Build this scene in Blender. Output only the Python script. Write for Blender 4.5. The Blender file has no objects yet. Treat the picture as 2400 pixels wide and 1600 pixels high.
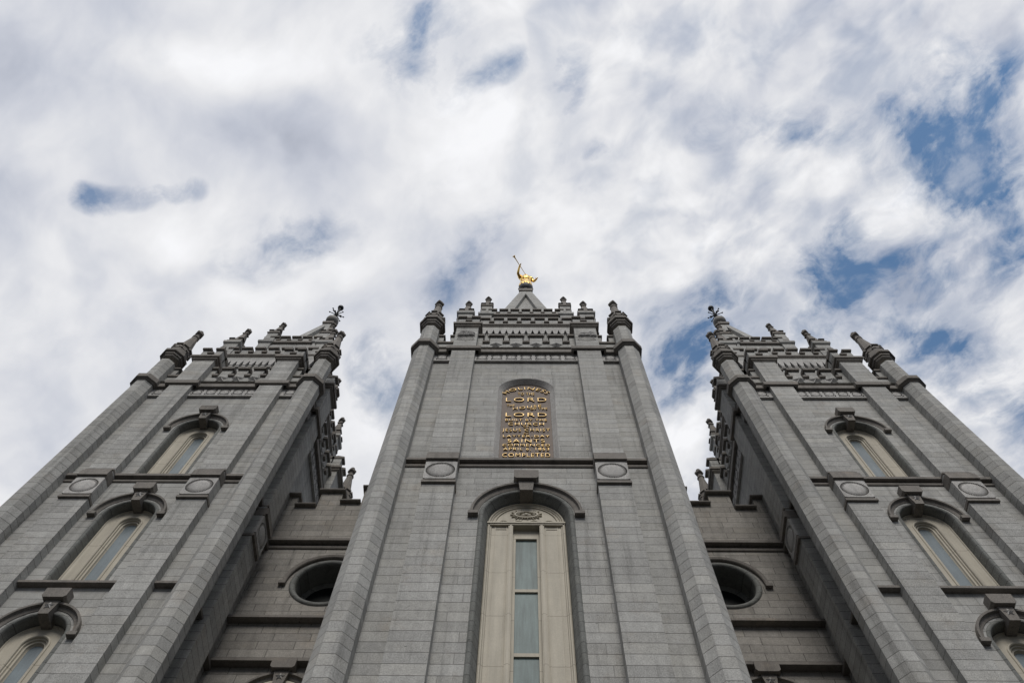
import bpy, bmesh, math, random
from mathutils import Matrix, Vector
random.seed(7)
sc = bpy.context.scene
COL = sc.collection
R = math.radians
ZC = 1.6                                   # eye height; all z below are written above the eye and lifted by ZC

# ------------------------------------------------------------------ camera
cam_d = bpy.data.cameras.new("camera")
cam = bpy.data.objects.new("camera", cam_d); COL.objects.link(cam)
cam_d.sensor_width = 36.0
cam_d.lens = 30.0
cam_d.clip_start = 0.1
cam_d.clip_end = 20000.0
# a tilt of about 69 degrees, with a slight roll and yaw of the hand-held camera
M3 = Matrix(((0.99988174, -0.00199976, 0.0152482),
             (0.00348117, -0.93634181, -0.35107248),
             (0.01497959, 0.35108405, -0.93622412)))
cam.matrix_world = Matrix.Translation((0, 0, ZC)) @ M3.to_4x4()
sc.camera = cam
sc.render.resolution_x, sc.render.resolution_y = 1024, 682

# ------------------------------------------------------------------ world
SUN_EL, SUN_AZ = R(45), R(178)             # azimuth clockwise from +Y: in front of the facade, to the right
w = bpy.data.worlds.new("World"); sc.world = w; w.use_nodes = True
nt = w.node_tree; nt.nodes.clear()
def N(t, **kw):
    n = nt.nodes.new(t)
    for k, v in kw.items(): setattr(n, k, v)
    return n
def L(a, b): nt.links.new(a, b)
def val(x, sock):
    if hasattr(x, 'is_linked') or hasattr(x, 'links'): nt.links.new(x, sock)
    else: sock.default_value = x
def mth(op, a, b=None, c=None, clamp=False):
    n = N('ShaderNodeMath', operation=op, use_clamp=clamp)
    val(a, n.inputs[0])
    if b is not None: val(b, n.inputs[1])
    if c is not None: val(c, n.inputs[2])
    return n.outputs[0]
def vmth(op, a, b=None):
    n = N('ShaderNodeVectorMath', operation=op)
    val(a, n.inputs[0])
    if b is not None: val(b, n.inputs[1])
    return n.outputs[0]
def comb(x, y, z):
    n = N('ShaderNodeCombineXYZ'); val(x, n.inputs[0]); val(y, n.inputs[1]); val(z, n.inputs[2]); return n.outputs[0]
def sep(v):
    n = N('ShaderNodeSeparateXYZ'); val(v, n.inputs[0]); return n.outputs
def noise(v, scale, detail=4, rough=0.5, dist=0.0):
    n = N('ShaderNodeTexNoise'); val(v, n.inputs['Vector']); n.inputs['Scale'].default_value = scale
    n.inputs['Detail'].default_value = detail; n.inputs['Roughness'].default_value = rough; n.inputs['Distortion'].default_value = dist
    return n.outputs
def ramp(x, a, b, lo=0.0, hi=1.0, mode='SMOOTHSTEP'):
    n = N('ShaderNodeMapRange', interpolation_type=mode)
    val(x, n.inputs['Value'])
    for k, v in (('From Min', a), ('From Max', b), ('To Min', lo), ('To Max', hi)): val(v, n.inputs[k])
    return n.outputs['Result']
def mixc(f, a, b, blend='MIX'):
    n = N('ShaderNodeMix', data_type='RGBA', blend_type=blend)
    val(f, n.inputs[0]); val(a, n.inputs[6]); val(b, n.inputs[7]); return n.outputs[2]

tc = N('ShaderNodeTexCoord')
d = sep(tc.outputs['Generated'])
zz = mth('MAXIMUM', d[2], 0.12)
qx = mth('DIVIDE', d[0], zz); qy = mth('DIVIDE', d[1], zz)      # where the view ray meets the cloud layer
q = comb(qx, qy, 0.0)
wn = noise(q, 6.0, 3, 0.5)
warp = vmth('MULTIPLY', vmth('SUBTRACT', wn[1], (0.5, 0.5, 0.5)), (0.085, 0.085, 0.0))
qw = vmth('ADD', q, warp)
def blob(coord, x, y, rx, ry, ang, amp, spread=1.0):
    n = N('ShaderNodeMapping', vector_type='TEXTURE'); L(coord, n.inputs[0])
    n.inputs['Location'].default_value = (x, y, 0); n.inputs['Rotation'].default_value = (0, 0, ang)
    n.inputs['Scale'].default_value = (rx, ry, 1)
    l = N('ShaderNodeVectorMath', operation='LENGTH'); L(n.outputs[0], l.inputs[0])
    return ramp(l.outputs['Value'], 0.0, spread, amp, 0.0)
def total(items, coord, spread=1.0):
    t = None
    for it in items:
        b = blob(coord, *it, spread)
        t = b if t is None else mth('ADD', t, b)
    return t
# gaps of blue between the clouds (x, y on the layer, radii, turn, strength)
GAPS = [(-0.511, 0.203, 0.027, 0.022, -.2, 1.4), (-0.455, 0.188, 0.070, 0.018, -0.22, .72), (-0.405, 0.178, 0.03, 0.012, -.2, .3), (-0.272, 0.240, 0.042, 0.024, -0.5, 1.1), (-0.285, 0.245, 0.11, 0.05, -0.45, .45),
        (-0.088, 0.290, 0.045, 0.022, -.95, .95), (-0.075, 0.275, 0.12, 0.045, -.85, .5), (-0.116, 0.006, 0.017, 0.032, 0.35, 1.25), (-0.118, 0.022, 0.07, 0.07, 0.3, .45), (-0.118, 0.045, 0.014, 0.022, 0, .8),
        (-0.035, 0.055, 0.040, 0.014, -0.4, .85), (-.06, .05, .14, .06, 0, .22), (0.040, 0.052, 0.022, 0.040, 0.1, .65), (0.05, 0.10, 0.02, 0.06, 0.2, .45), (0.085, 0.137, 0.022, 0.015, 0, .7), (.20, .125, .05, .018, .2, .35),
        (0.495, 0.115, 0.062, 0.085, -0.3, 1.12), (0.525, 0.172, 0.060, 0.050, -0.5, 1.12), (0.425, 0.118, 0.035, 0.020, 0.6, .9), (0.530, 0.066, 0.03, 0.035, 0.4, .8), (0.50, 0.12, 0.15, 0.12, -0.2, .42), (0.36, 0.115, 0.15, 0.045, .2, .34), (.30, .125, .05, .02, 0, .4),
        (0.376, 0.295, 0.038, 0.085, 0.10, 1.2), (0.378, 0.255, 0.035, 0.05, 0, .7), (0.425, 0.282, 0.050, 0.020, -0.8, .9), (0.47, 0.28, 0.09, 0.04, -.4, .6), (0.41, 0.30, 0.15, 0.10, 0, .30),
        (0.505, 0.362, 0.065, 0.028, 0.25, 1.0), (0.49, 0.34, 0.14, 0.08, 0.2, .5), (0.56, 0.42, 0.12, .06, .4, .5), (0.580, 0.205, 0.035, 0.08, 0, .8), (0.585, 0.26, .05, .05, -.3, .6),
        (0.214, 0.380, 0.065, 0.10, 0.35, 1.15), (0.19, 0.435, 0.05, 0.05, 0, .9), (0.24, 0.36, 0.10, 0.05, 0.2, .5), (-0.186, 0.42, 0.035, 0.05, -0.2, .6), (-0.17, 0.45, 0.06, 0.08, -0.2, .5),
        (0.66, 0.50, 0.10, 0.08, 0.5, .6), (0.24, 0.105, 0.10, 0.03, 0.2, .25), (.09, .345, .09, .03, -.2, .3), (.30, .375, .05, .04, 0, .45)]
gap = total(GAPS, qw, 1.45)
def along(v, ang, stretch):                                    # coordinates in which noise is drawn out along one direction
    n = N('ShaderNodeVectorRotate', rotation_type='Z_AXIS'); L(v, n.inputs['Vector']); n.inputs['Angle'].default_value = R(ang)
    return vmth('MULTIPLY', n.outputs[0], (1.0, stretch, 1.0))
qs = along(qw, 42, 1.22)
gn = noise(qs, 15.0, 6, 0.56)[0]
gn2 = noise(qs, 5.5, 4, 0.5)[0]
gn3 = noise(qs, 40.0, 5, 0.6)[0]
wob = mth('ADD', mth('ADD', mth('MULTIPLY', mth('SUBTRACT', gn, 0.5), 3.0), mth('MULTIPLY', mth('SUBTRACT', gn2, 0.5), 1.3)), mth('MULTIPLY', mth('SUBTRACT', gn3, 0.5), 1.3))
gap = mth('ADD', gap, mth('MULTIPLY', wob, ramp(gap, 0.0, 0.7, 0.0, 1.0, 'LINEAR')))
right = ramp(qx, -0.25, 0.30, 0.0, 1.0)
lump = noise(qs, 10.0, 4, 0.48)[0]
fine = noise(qs, 24.0, 5, 0.52)[0]
thin = mth('MULTIPLY', mth('ADD', mth('MULTIPLY', right, 0.26), 0.05), ramp(mth('ADD', mth('MULTIPLY', lump, .6), mth('MULTIPLY', gn, .4)), 0.53, 0.36, 0.0, 1.0))
open_ = mth('MAXIMUM', mth('MULTIPLY', mth('MULTIPLY', ramp(gap, 0.14, 1.6, 0.0, 0.96, 'LINEAR'), ramp(qx, 0.0, 0.25, 0.82, 1.0)), ramp(mth('ADD', mth('MULTIPLY', gn, .6), mth('MULTIPLY', gn3, .4)), .36, .58, .62, 1.0)), thin)
# light and shade of the cloud layer
GREY = [(-0.36, 0.115, 0.24, 0.085, 0.10, .14), (-0.20, 0.145, 0.22, 0.08, 0.1, .13), (-0.62, 0.02, 0.24, 0.10, 0.3, .17), (-0.62, 0.14, 0.12, 0.20, 0.0, .15), (-0.42, -0.01, 0.22, 0.05, 0.2, .10),
        (0.42, 0.0, 0.3, 0.06, 0.1, .06), (-0.10, 0.27, 0.16, 0.09, -0.6, .10), (0.15, 0.09, 0.14, 0.06, 0.3, .06), (0.30, 0.09, 0.25, 0.05, 0.1, .07), (-0.6, 0.5, 0.35, 0.25, 0, .06), (-0.2, 0.33, 0.25, 0.06, -.4, .05),
        (0.28, 0.20, 0.15, 0.05, 0.2, .06), (-0.42, 0.30, 0.16, 0.05, -.3, .05), (0.54, 0.03, .2, .05, 0.2, .08), (0.56, 0.28, .2, .12, 0, .08), (.1, .19, .2, .05, .3, .04)]
WHITE = [(-0.30, 0.035, 0.24, 0.06, -0.05, .13), (-0.10, 0.11, 0.17, 0.14, 0.2, .12), (-0.36, .06, .14, .06, 0, .06), (0.436, 0.203, 0.12, 0.07, 0.0, .10), (0.33, 0.165, 0.16, .06, .2, .07), (0.06, 0.04, .15, .07, 0, .08), (-0.42, 0.235, 0.15, 0.06, 0.0, .08),
         (0.12, 0.22, 0.22, 0.12, 0.0, .07), (0.56, 0.36, 0.10, 0.08, 0, .08), (0.20, 0.52, .12, .1, 0, .12), (-0.20, 0.5, .1, .1, 0, .06), (-.25, .28, .2, .06, -.4, .05), (0.0, .16, .12, .1, .3, .06)]
shade = mth('SUBTRACT', total(WHITE, qw), total(GREY, qw))
str_ = noise(along(qw, 40, 1.5), 5.0, 4, 0.5)[0]
rw = mth('ADD', mth('MULTIPLY', right, 0.62), 0.38)
br = mth('ADD', 0.755, shade)
br = mth('ADD', br, ramp(str_, 0.3, 0.7, -0.075, 0.075, 'LINEAR'))
br = mth('ADD', br, mth('MULTIPLY', rw, ramp(lump, 0.3, 0.7, -0.105, 0.105, 'LINEAR')))
br = mth('ADD', br, mth('MULTIPLY', rw, ramp(fine, 0.3, 0.7, -0.085, 0.085, 'LINEAR')))
br = mth('SUBTRACT', br, ramp(gap, 0.05, 0.6, 0.0, 0.07))
br = mth('MINIMUM', mth('MAXIMUM', br, 0.40), 0.92)
br = mth('MULTIPLY', br, ramp(d[2], 0.22, 0.70, 0.32, 1.0))        # low sky, mostly out of view, dimmed to darken flanks and soffits
tint = mixc(ramp(br, 0.45, 0.85), (0.93, 0.985, 1.14, 1), (0.99, 0.995, 1.02, 1))
CLOUD = 8.35
cl = N('ShaderNodeVectorMath', operation='SCALE'); L(tint, cl.inputs[0]); L(mth('MULTIPLY', br, CLOUD), cl.inputs['Scale'])
sky = N('ShaderNodeTexSky', sky_type='NISHITA', sun_disc=False, sun_elevation=SUN_EL, sun_rotation=SUN_AZ)
sky.altitude = 1300; sky.air_density = 1.0; sky.dust_density = 0.6; sky.ozone_density = 2.0
skc = N('ShaderNodeVectorMath', operation='MULTIPLY'); L(sky.outputs[0], skc.inputs[0]); skc.inputs[1].default_value = (1.04, 1.32, 1.32)
bg = N('ShaderNodeBackground'); bg.inputs['Strength'].default_value = 0.1
L(mixc(open_, cl.outputs[0], skc.outputs[0]), bg.inputs['Color'])
out = N('ShaderNodeOutputWorld'); L(bg.outputs[0], out.inputs[0])
w.cycles.sampling_method = 'MANUAL'; w.cycles.sample_map_resolution = 512

# ------------------------------------------------------------------ sun behind thin cloud, exposure
sd = bpy.data.lights.new("sun", 'SUN'); sd.energy = 1.5; sd.angle = R(26); sd.color = (1.0, 0.955, 0.89)
so = bpy.data.objects.new("sun", sd); COL.objects.link(so)
sdir = Vector((math.sin(SUN_AZ) * math.cos(SUN_EL), math.cos(SUN_AZ) * math.cos(SUN_EL), math.sin(SUN_EL)))
so.rotation_euler = sdir.to_track_quat('Z', 'Y').to_euler(); so.location = (20, -30, 60)
vs = sc.view_settings
sc.display_settings.display_device = 'sRGB'
vs.view_transform = 'Standard'; vs.look = 'None'; vs.exposure = 0.30; vs.gamma = 1.0; vs.use_curve_mapping = False

# ------------------------------------------------------------------ materials
def newmat(name):
    global nt
    m = bpy.data.materials.new(name); m.use_nodes = True
    nt = m.node_tree
    return m, nt.nodes['Principled BSDF']
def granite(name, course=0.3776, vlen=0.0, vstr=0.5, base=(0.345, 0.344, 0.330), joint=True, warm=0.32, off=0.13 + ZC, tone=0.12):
    m, b = newmat(name)
    g = N('ShaderNodeNewGeometry')
    p = g.outputs['Position']; s = sep(p); n = sep(g.outputs['True Normal'])
    big = noise(p, 0.35, 4, 0.6)[0]
    med = noise(p, 3.5, 5, 0.6, 0.6)[0]
    gr = noise(p, 46.0, 3, 0.75)[0]
    mp = N('ShaderNodeMapping'); L(p, mp.inputs[0]); mp.inputs['Scale'].default_value = (3.2, 3.2, 0.16)
    streak = noise(mp.outputs[0], 1.0, 5, 0.65)[0]
    f = mth('MULTIPLY', ramp(gr, 0.28, 0.72, 0.45, 1.55, 'LINEAR'), ramp(med, 0.3, 0.7, 0.90, 1.10, 'LINEAR'))
    f = mth('MULTIPLY', f, ramp(big, 0.3, 0.7, 0.90, 1.10, 'LINEAR'))
    f = mth('MULTIPLY', f, ramp(streak, 0.50, 0.72, 1.0, 0.72)); f = mth('MULTIPLY', f, ramp(streak, 0.46, 0.30, 1.0, 1.14))
    col = (*base, 1)
    jm = None
    if joint:
        zc = mth('DIVIDE', mth('SUBTRACT', s[2], off), course)
        row = mth('FLOOR', zc); fz = mth('FRACT', zc)
        dz = mth('MULTIPLY', mth('MINIMUM', fz, mth('SUBTRACT', 1.0, fz)), course)
        hor = ramp(mth('ABSOLUTE', n[2]), 0.6, 0.8, 1.0, 0.0)
        jm = ramp(mth('ADD', dz, mth('MULTIPLY', med, 0.006)), 0.009, 0.017, 1.0, 0.0)
        side = mth('GREATER_THAN', mth('ABSOLUTE', n[0]), 0.8)
        colid = mth('FLOOR', mth('DIVIDE', s[0], 2.2))
        if vlen:
            u = mth('ADD', mth('MULTIPLY', s[0], mth('ABSOLUTE', n[1])), mth('MULTIPLY', s[1], mth('ABSOLUTE', n[0])))
            wr = N('ShaderNodeTexWhiteNoise', noise_dimensions='2D'); L(comb(row, side, 0), wr.inputs['Vector'])
            un = mth('ADD', mth('DIVIDE', u, vlen), mth('ADD', mth('MULTIPLY', mth('MODULO', row, 2.0), 0.5), mth('MULTIPLY', wr.outputs[0], 0.34)))
            colid = mth('FLOOR', un); fu = mth('FRACT', un)
            du = mth('MULTIPLY', mth('MINIMUM', fu, mth('SUBTRACT', 1.0, fu)), vlen)
            jm = mth('MAXIMUM', jm, ramp(du, 0.007, 0.015, vstr, 0.0))
        jm = mth('MULTIPLY', jm, hor)
        wid = N('ShaderNodeTexWhiteNoise', noise_dimensions='3D'); L(comb(row, colid, side), wid.inputs['Vector'])
        f = mth('MULTIPLY', f, ramp(wid.outputs[0], 0, 1, 1 - tone, 1 + tone, 'LINEAR'))
        wc = sep(wid.outputs[1])
        col = mixc(ramp(wc[1], 0.5, 1.0, 0.0, 0.35, 'LINEAR'), col, (base[0] * 1.03, base[1] * 1.0, base[2] * 0.94, 1))
    # dark mineral inclusions in the stone
    mv = N('ShaderNodeMapping'); L(p, mv.inputs[0]); mv.inputs['Scale'].default_value = (1.0, 1.0, 2.3)
    vo = N('ShaderNodeTexVoronoi'); L(mv.outputs[0], vo.inputs['Vector']); vo.inputs['Scale'].default_value = 1.5
    vr = sep(vo.outputs['Color'])
    inc = mth('MULTIPLY', ramp(mth('ADD', vo.outputs['Distance'], mth('MULTIPLY', mth('SUBTRACT', med, .5), .12)), 0.03, 0.065, 1.0, 0.0), mth('GREATER_THAN', vr[0], 0.45))
    f = mth('MULTIPLY', f, mth('SUBTRACT', 1.0, mth('MULTIPLY', inc, 0.6)))
    col = mixc(ramp(noise(p, 0.9, 5, 0.7)[0], 0.55, 0.72, 0.0, warm), col, (0.28, 0.24, 0.195, 1))
    sc_ = N('ShaderNodeVectorMath', operation='SCALE'); val(col, sc_.inputs[0]); L(f, sc_.inputs['Scale'])
    c = sc_.outputs[0]
    if jm is not None: c = mixc(mth('MULTIPLY', jm, 0.70), c, (0.035, 0.032, 0.03, 1))
    L(c, b.inputs['Base Color'])
    b.inputs['Roughness'].default_value = 0.78; b.inputs['Specular IOR Level'].default_value = 0.25
    bp = N('ShaderNodeBump'); bp.inputs['Strength'].default_value = 0.5; bp.inputs['Distance'].default_value = 0.012
    hgt = mth('MULTIPLY', gr, 0.35)
    if jm is not None: hgt = mth('SUBTRACT', hgt, jm)
    L(hgt, bp.inputs['Height']); L(bp.outputs[0], b.inputs['Normal'])
    return m
def simple(name, base, rough=0.6, spec=0.3, metal=0.0, var=0.12, nscale=6.0, bump=0.0):
    m, b = newmat(name)
    g = N('ShaderNodeNewGeometry'); p = g.outputs['Position']
    n1 = noise(p, nscale, 5, 0.6)[0]; n2 = noise(p, nscale * 9, 3, 0.6)[0]
    f = mth('MULTIPLY', ramp(n1, .3, .7, 1 - var, 1 + var, 'LINEAR'), ramp(n2, .3, .7, 1 - var * .6, 1 + var * .6, 'LINEAR'))
    s_ = N('ShaderNodeVectorMath', operation='SCALE'); s_.inputs[0].default_value = base; L(f, s_.inputs['Scale'])
    L(s_.outputs[0], b.inputs['Base Color'])
    b.inputs['Roughness'].default_value = rough; b.inputs['Specular IOR Level'].default_value = spec; b.inputs['Metallic'].default_value = metal
    if bump:
        bp = N('ShaderNodeBump'); bp.inputs['Strength'].default_value = bump; bp.inputs['Distance'].default_value = .02
        L(n1, bp.inputs['Height']); L(bp.outputs[0], b.inputs['Normal'])
    return m
ASHLAR = granite("granite ashlar", vlen=1.5)
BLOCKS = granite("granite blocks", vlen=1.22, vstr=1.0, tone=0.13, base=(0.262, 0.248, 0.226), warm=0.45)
COURSE = granite("granite courses")
PLAIN = granite("granite dressed", joint=False, warm=0.55, base=(0.182, 0.168, 0.152))  # dirtier stone of the mouldings, colour darkened further to deepen soffit shade
CARVED = granite("granite carved", joint=False, warm=0.25, base=(0.40, 0.392, 0.378))
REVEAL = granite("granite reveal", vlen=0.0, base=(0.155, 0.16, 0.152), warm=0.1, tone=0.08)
def cream():
    m, b = newmat("cream painted stone")
    g = N('ShaderNodeNewGeometry'); p = g.outputs['Position']; s = sep(p); n = sep(g.outputs['True Normal'])
    fz = mth('FRACT', mth('DIVIDE', mth('ADD', s[2], .55), 1.85)); dz = mth('MULTIPLY', mth('MINIMUM', fz, mth('SUBTRACT', 1.0, fz)), 1.85)
    j = mth('MULTIPLY', ramp(dz, .006, .016, .55, 0.0), ramp(mth('ABSOLUTE', n[2]), .5, .7, 1.0, 0.0))
    mp = N('ShaderNodeMapping'); L(p, mp.inputs[0]); mp.inputs['Scale'].default_value = (5, 5, .35)
    f = mth('MULTIPLY', ramp(noise(mp.outputs[0], 1.0, 5, .65)[0], .3, .7, .86, 1.1, 'LINEAR'), ramp(noise(p, 40, 3, .6)[0], .3, .7, .92, 1.08, 'LINEAR'))
    f = mth('MULTIPLY', f, ramp(noise(p, 1.1, 4, .6)[0], .3, .7, .92, 1.08, 'LINEAR'))
    s_ = N('ShaderNodeVectorMath', operation='SCALE'); s_.inputs[0].default_value = (0.44, 0.405, 0.332); L(f, s_.inputs['Scale'])
    L(mixc(j, s_.outputs[0], (.13, .11, .08, 1)), b.inputs['Base Color']); b.inputs['Roughness'].default_value = .6; b.inputs['Specular IOR Level'].default_value = .25
    return m
CREAM = cream()
BRONZE = simple("brown metal plaque", (0.125, 0.090, 0.070), 0.55, 0.2, 0.0, var=0.15)
GOLD = simple("gilding", (0.95, 0.62, 0.17), 0.26, 0.5, 1.0, var=0.06, nscale=5, bump=.15)
LETTER = simple("gilt lettering", (0.42, 0.30, 0.135), 0.45, 0.5, 0.9, var=0.4, nscale=2.4)
IRON = simple("dark iron", (0.035, 0.037, 0.04), 0.5, 0.4, 0.6)
BALL = simple("dark grey stone ball", (0.12, 0.12, 0.125), 0.55, 0.3)
PALEBALL = simple("grey stone ball", (0.25, 0.242, 0.225), 0.6, 0.3)
PAVE = simple("grey paving", (0.028, 0.027, 0.026), 0.8, 0.2, nscale=1.5)
def glass(name, base, rough, streak=0.0, spec=0.5):
    m, b = newmat(name)
    g = N('ShaderNodeNewGeometry'); p = g.outputs['Position']
    mp = N('ShaderNodeMapping'); L(p, mp.inputs[0]); mp.inputs['Scale'].default_value = (9, 9, 0.7)
    n1 = noise(mp.outputs[0], 1.0, 5, .6)[0]; n2 = noise(p, .8, 4, .6)[0]; n3 = noise(p, 60, 2, .6)[0]
    f = mth('MULTIPLY', mth('MULTIPLY', ramp(n1, .3, .7, 1 - streak, 1 + streak, 'LINEAR'), ramp(n2, .3, .7, .82, 1.18, 'LINEAR')), ramp(n3, .3, .7, .88, 1.12, 'LINEAR'))
    s_ = N('ShaderNodeVectorMath', operation='SCALE'); s_.inputs[0].default_value = base; L(f, s_.inputs['Scale'])
    L(s_.outputs[0], b.inputs['Base Color']); b.inputs['Roughness'].default_value = rough
    b.inputs['Specular IOR Level'].default_value = spec
    return m
FROST = glass("obscured glass", (0.135, 0.18, 0.18), 0.42, 0.28, 0.14)
GLASS = glass("window glass", (0.17, 0.205, 0.22), 0.26, 0.10, 0.45)
DARKGLASS = glass("dark glass", (0.010, 0.012, 0.012), 0.3, 0.1, 0.12)

# ------------------------------------------------------------------ mesh building
class Fr:
    """one face of a square tower: u along the face, v outwards from the tower's axis, z up"""
    def __init__(s, cx, cy, k=0): s.cx, s.cy, s.k = cx, cy, k
    def __call__(s, u, v, z):
        z += ZC
        if s.k == 0: return (s.cx + u, s.cy - v, z)
        if s.k == 1: return (s.cx + v, s.cy + u, z)
        if s.k == 2: return (s.cx - v, s.cy - u, z)
        return (s.cx - u, s.cy + v, z)
class MB:
    def __init__(s): s.v, s.f, s.m, s.sm = [], [], [], []
    def face(s, pts, mi=0, smooth=False):
        i = len(s.v); s.v += pts; s.f.append(tuple(range(i, i + len(pts)))); s.m.append(mi); s.sm.append(smooth)
    def grid(s, rings, closed=False, mi=0, smooth=False, cap0=False, cap1=False):
        i0 = len(s.v); n = len(rings[0])
        for r in rings: s.v += r
        for a in range(len(rings) - 1):
            for b in range(n if closed else n - 1):
                c = (b + 1) % n
                s.f.append((i0 + a * n + b, i0 + a * n + c, i0 + (a + 1) * n + c, i0 + (a + 1) * n + b)); s.m.append(mi); s.sm.append(smooth)
        if cap0: s.f.append(tuple(i0 + b for b in range(n))[::-1]); s.m.append(mi); s.sm.append(False)
        if cap1: s.f.append(tuple(i0 + (len(rings) - 1) * n + b for b in range(n))); s.m.append(mi); s.sm.append(False)
    def box(s, F, u0, u1, v0, v1, z0, z1, mi=0, tu=0.0, tv=0.0):
        """box in a face frame; tu/tv draw the top in"""
        a = [F(u0, v0, z0), F(u1, v0, z0), F(u1, v1, z0), F(u0, v1, z0)]
        b = [F(u0 + tu, v0, z1), F(u1 - tu, v0, z1), F(u1 - tu, v1 - tv, z1), F(u0 + tu, v1 - tv, z1)]
        s.grid([a, b], True, mi, False, True, True)
    def rect(s, F, u0, u1, v, z0, z1, mi=0):
        if u1 - u0 > 1e-4 and z1 - z0 > 1e-4: s.face([F(u0, v, z0), F(u1, v, z0), F(u1, v, z1), F(u0, v, z1)], mi)
    def prism(s, F, poly, v0, v1, mi=0):
        a = [F(u, v0, z) for u, z in poly]; b = [F(u, v1, z) for u, z in poly]
        s.grid([a, b], True, mi, False, True, True)
    def build(s, name, mats, parent=None, label=None):
        me = bpy.data.meshes.new(name)
        me.from_pydata(s.v, [], s.f)
        for m in (mats if isinstance(mats, (list, tuple)) else [mats]): me.materials.append(m)
        me.polygons.foreach_set('material_index', s.m)
        me.polygons.foreach_set('use_smooth', s.sm)
        bm = bmesh.new(); bm.from_mesh(me)
        bmesh.ops.remove_doubles(bm, verts=bm.verts, dist=1e-4)
        bmesh.ops.recalc_face_normals(bm, faces=bm.faces)
        bm.to_mesh(me); bm.free(); me.update()
        o = bpy.data.objects.new(name, me)
        return put(o, parent, label)
WM = {}
def put(o, parent=None, label=None):
    COL.objects.link(o)
    if parent is not None:
        o.parent = parent; o.matrix_parent_inverse = WM.get(parent.name, Matrix.Identity(4)).inverted()
    WM[o.name] = o.matrix_basis.copy()
    if label: o["label"] = label
    return o
def arch_pts(uc, zs, zb, r, n=22):
    pts = [(uc - r, zb), (uc - r, zs)]
    pts += [(uc - r * math.cos(math.pi * i / n), zs + r * math.sin(math.pi * i / n)) for i in range(1, n)]
    return pts + [(uc + r, zs), (uc + r, zb)]
def arch_sweep(mb, F, uc, zs, zb, prof, n=22, mi=0, smooth=True):
    """prof: (half width, v) pairs swept round an arched opening"""
    rings = [[F(u, v, z) for u, z in arch_pts(uc, zs, zb, r, n)] for r, v in prof]
    mb.grid(rings, False, mi, smooth)
def arc_sweep(mb, F, uc, zs, prof, n=22, mi=0, a0=0.0, a1=math.pi, smooth=True, closed_ends=True):
    rings = []
    for i in range(n + 1):
        a = a0 + (a1 - a0) * i / n
        rings.append([F(uc - r * math.cos(a), v, zs + r * math.sin(a)) for r, v in prof])
    mb.grid(rings, True, mi, smooth, closed_ends, closed_ends)
def arch_fill(mb, F, uc, zs, zb, r, v, mi=0, n=22):
    mb.face([F(u, v, z) for u, z in arch_pts(uc, zs, zb, r, n)], mi)
def arch_wall(mb, F, u0, u1, z0, z1, uc, r, zb, zs, v, mi=0, n=22):
    """flat wall with one arched opening"""
    mb.rect(F, u0, u1, v, z0, zb, mi)
    mb.rect(F, u0, uc - r, v, zb, zs, mi); mb.rect(F, uc + r, u1, v, zb, zs, mi)
    top = zs + r
    arc = [(uc - r * math.cos(math.pi * i / n), zs + r * math.sin(math.pi * i / n)) for i in range(n + 1)]
    mb.rect(F, u0, uc - r, v, zs, top, mi); mb.rect(F, uc + r, u1, v, zs, top, mi)
    for (ua, za), (ub, zb_) in zip(arc[:-1], arc[1:]):
        mb.face([F(ua, v, za), F(ub, v, zb_), F(ub, v, top), F(ua, v, top)], mi)
    mb.rect(F, u0, u1, v, top, z1, mi)
def band(mb, F, plan, prof, mi=0, cap=True):
    """moulding: profile (out, z) run along a plan polyline of (u, v) points with mitred corners"""
    n = len(plan); offs = []
    for i in range(n):
        dirs = []
        if i: dirs.append((plan[i][0] - plan[i - 1][0], plan[i][1] - plan[i - 1][1]))
        if i < n - 1: dirs.append((plan[i + 1][0] - plan[i][0], plan[i + 1][1] - plan[i][1]))
        ns = []
        for a, b in dirs:
            l = math.hypot(a, b); ns.append((-b / l, a / l))
        if len(ns) == 1: offs.append(ns[0])
        else:
            sx, sy = ns[0][0] + ns[1][0], ns[0][1] + ns[1][1]
            k = 1 + ns[0][0] * ns[1][0] + ns[0][1] * ns[1][1]
            offs.append((sx / k, sy / k))
    rings = [[F(p[0] + o[0] * d_, p[1] + o[1] * d_, z) for d_, z in prof] for p, o in zip(plan, offs)]
    mb.grid(rings, False, mi, False)
    if cap:
        mb.face(rings[0][::-1], mi); mb.face(rings[-1], mi)
A8 = 1 / math.cos(math.pi / 8)
def octa(cx, cy, ap, z, n=8):
    return [(cx + ap * A8 * math.cos(math.pi / 8 + i * math.pi / 4), cy + ap * A8 * math.sin(math.pi / 8 + i * math.pi / 4), z + ZC) for i in range(n)]
def octa_lathe(mb, cx, cy, prof, mi=0, c0=True, c1=True): mb.grid([octa(cx, cy, r, z) for r, z in prof], True, mi, False, c0, c1)
def lathe(mb, cx, cy, prof, n=16, mi=0, smooth=True):
    mb.grid([[(cx + r * math.cos(2 * math.pi * i / n), cy + r * math.sin(2 * math.pi * i / n), z + ZC) for i in range(n)] for r, z in prof], True, mi, smooth, True, True)
def square_lathe(mb, cx, cy, prof, mi=0):
    mb.grid([[(cx + r * a, cy + r * b, z + ZC) for a, b in ((-1, -1), (1, -1), (1, 1), (-1, 1))] for r, z in prof], True, mi, False, True, True)
def ball(mb, c, r, n=24, mi=0):
    lathe(mb, c[0], c[1], [(max(r * math.sin(math.pi * i / n), 1e-3), c[2] - r * math.cos(math.pi * i / n)) for i in range(n + 1)], 2 * n, mi)
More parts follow.
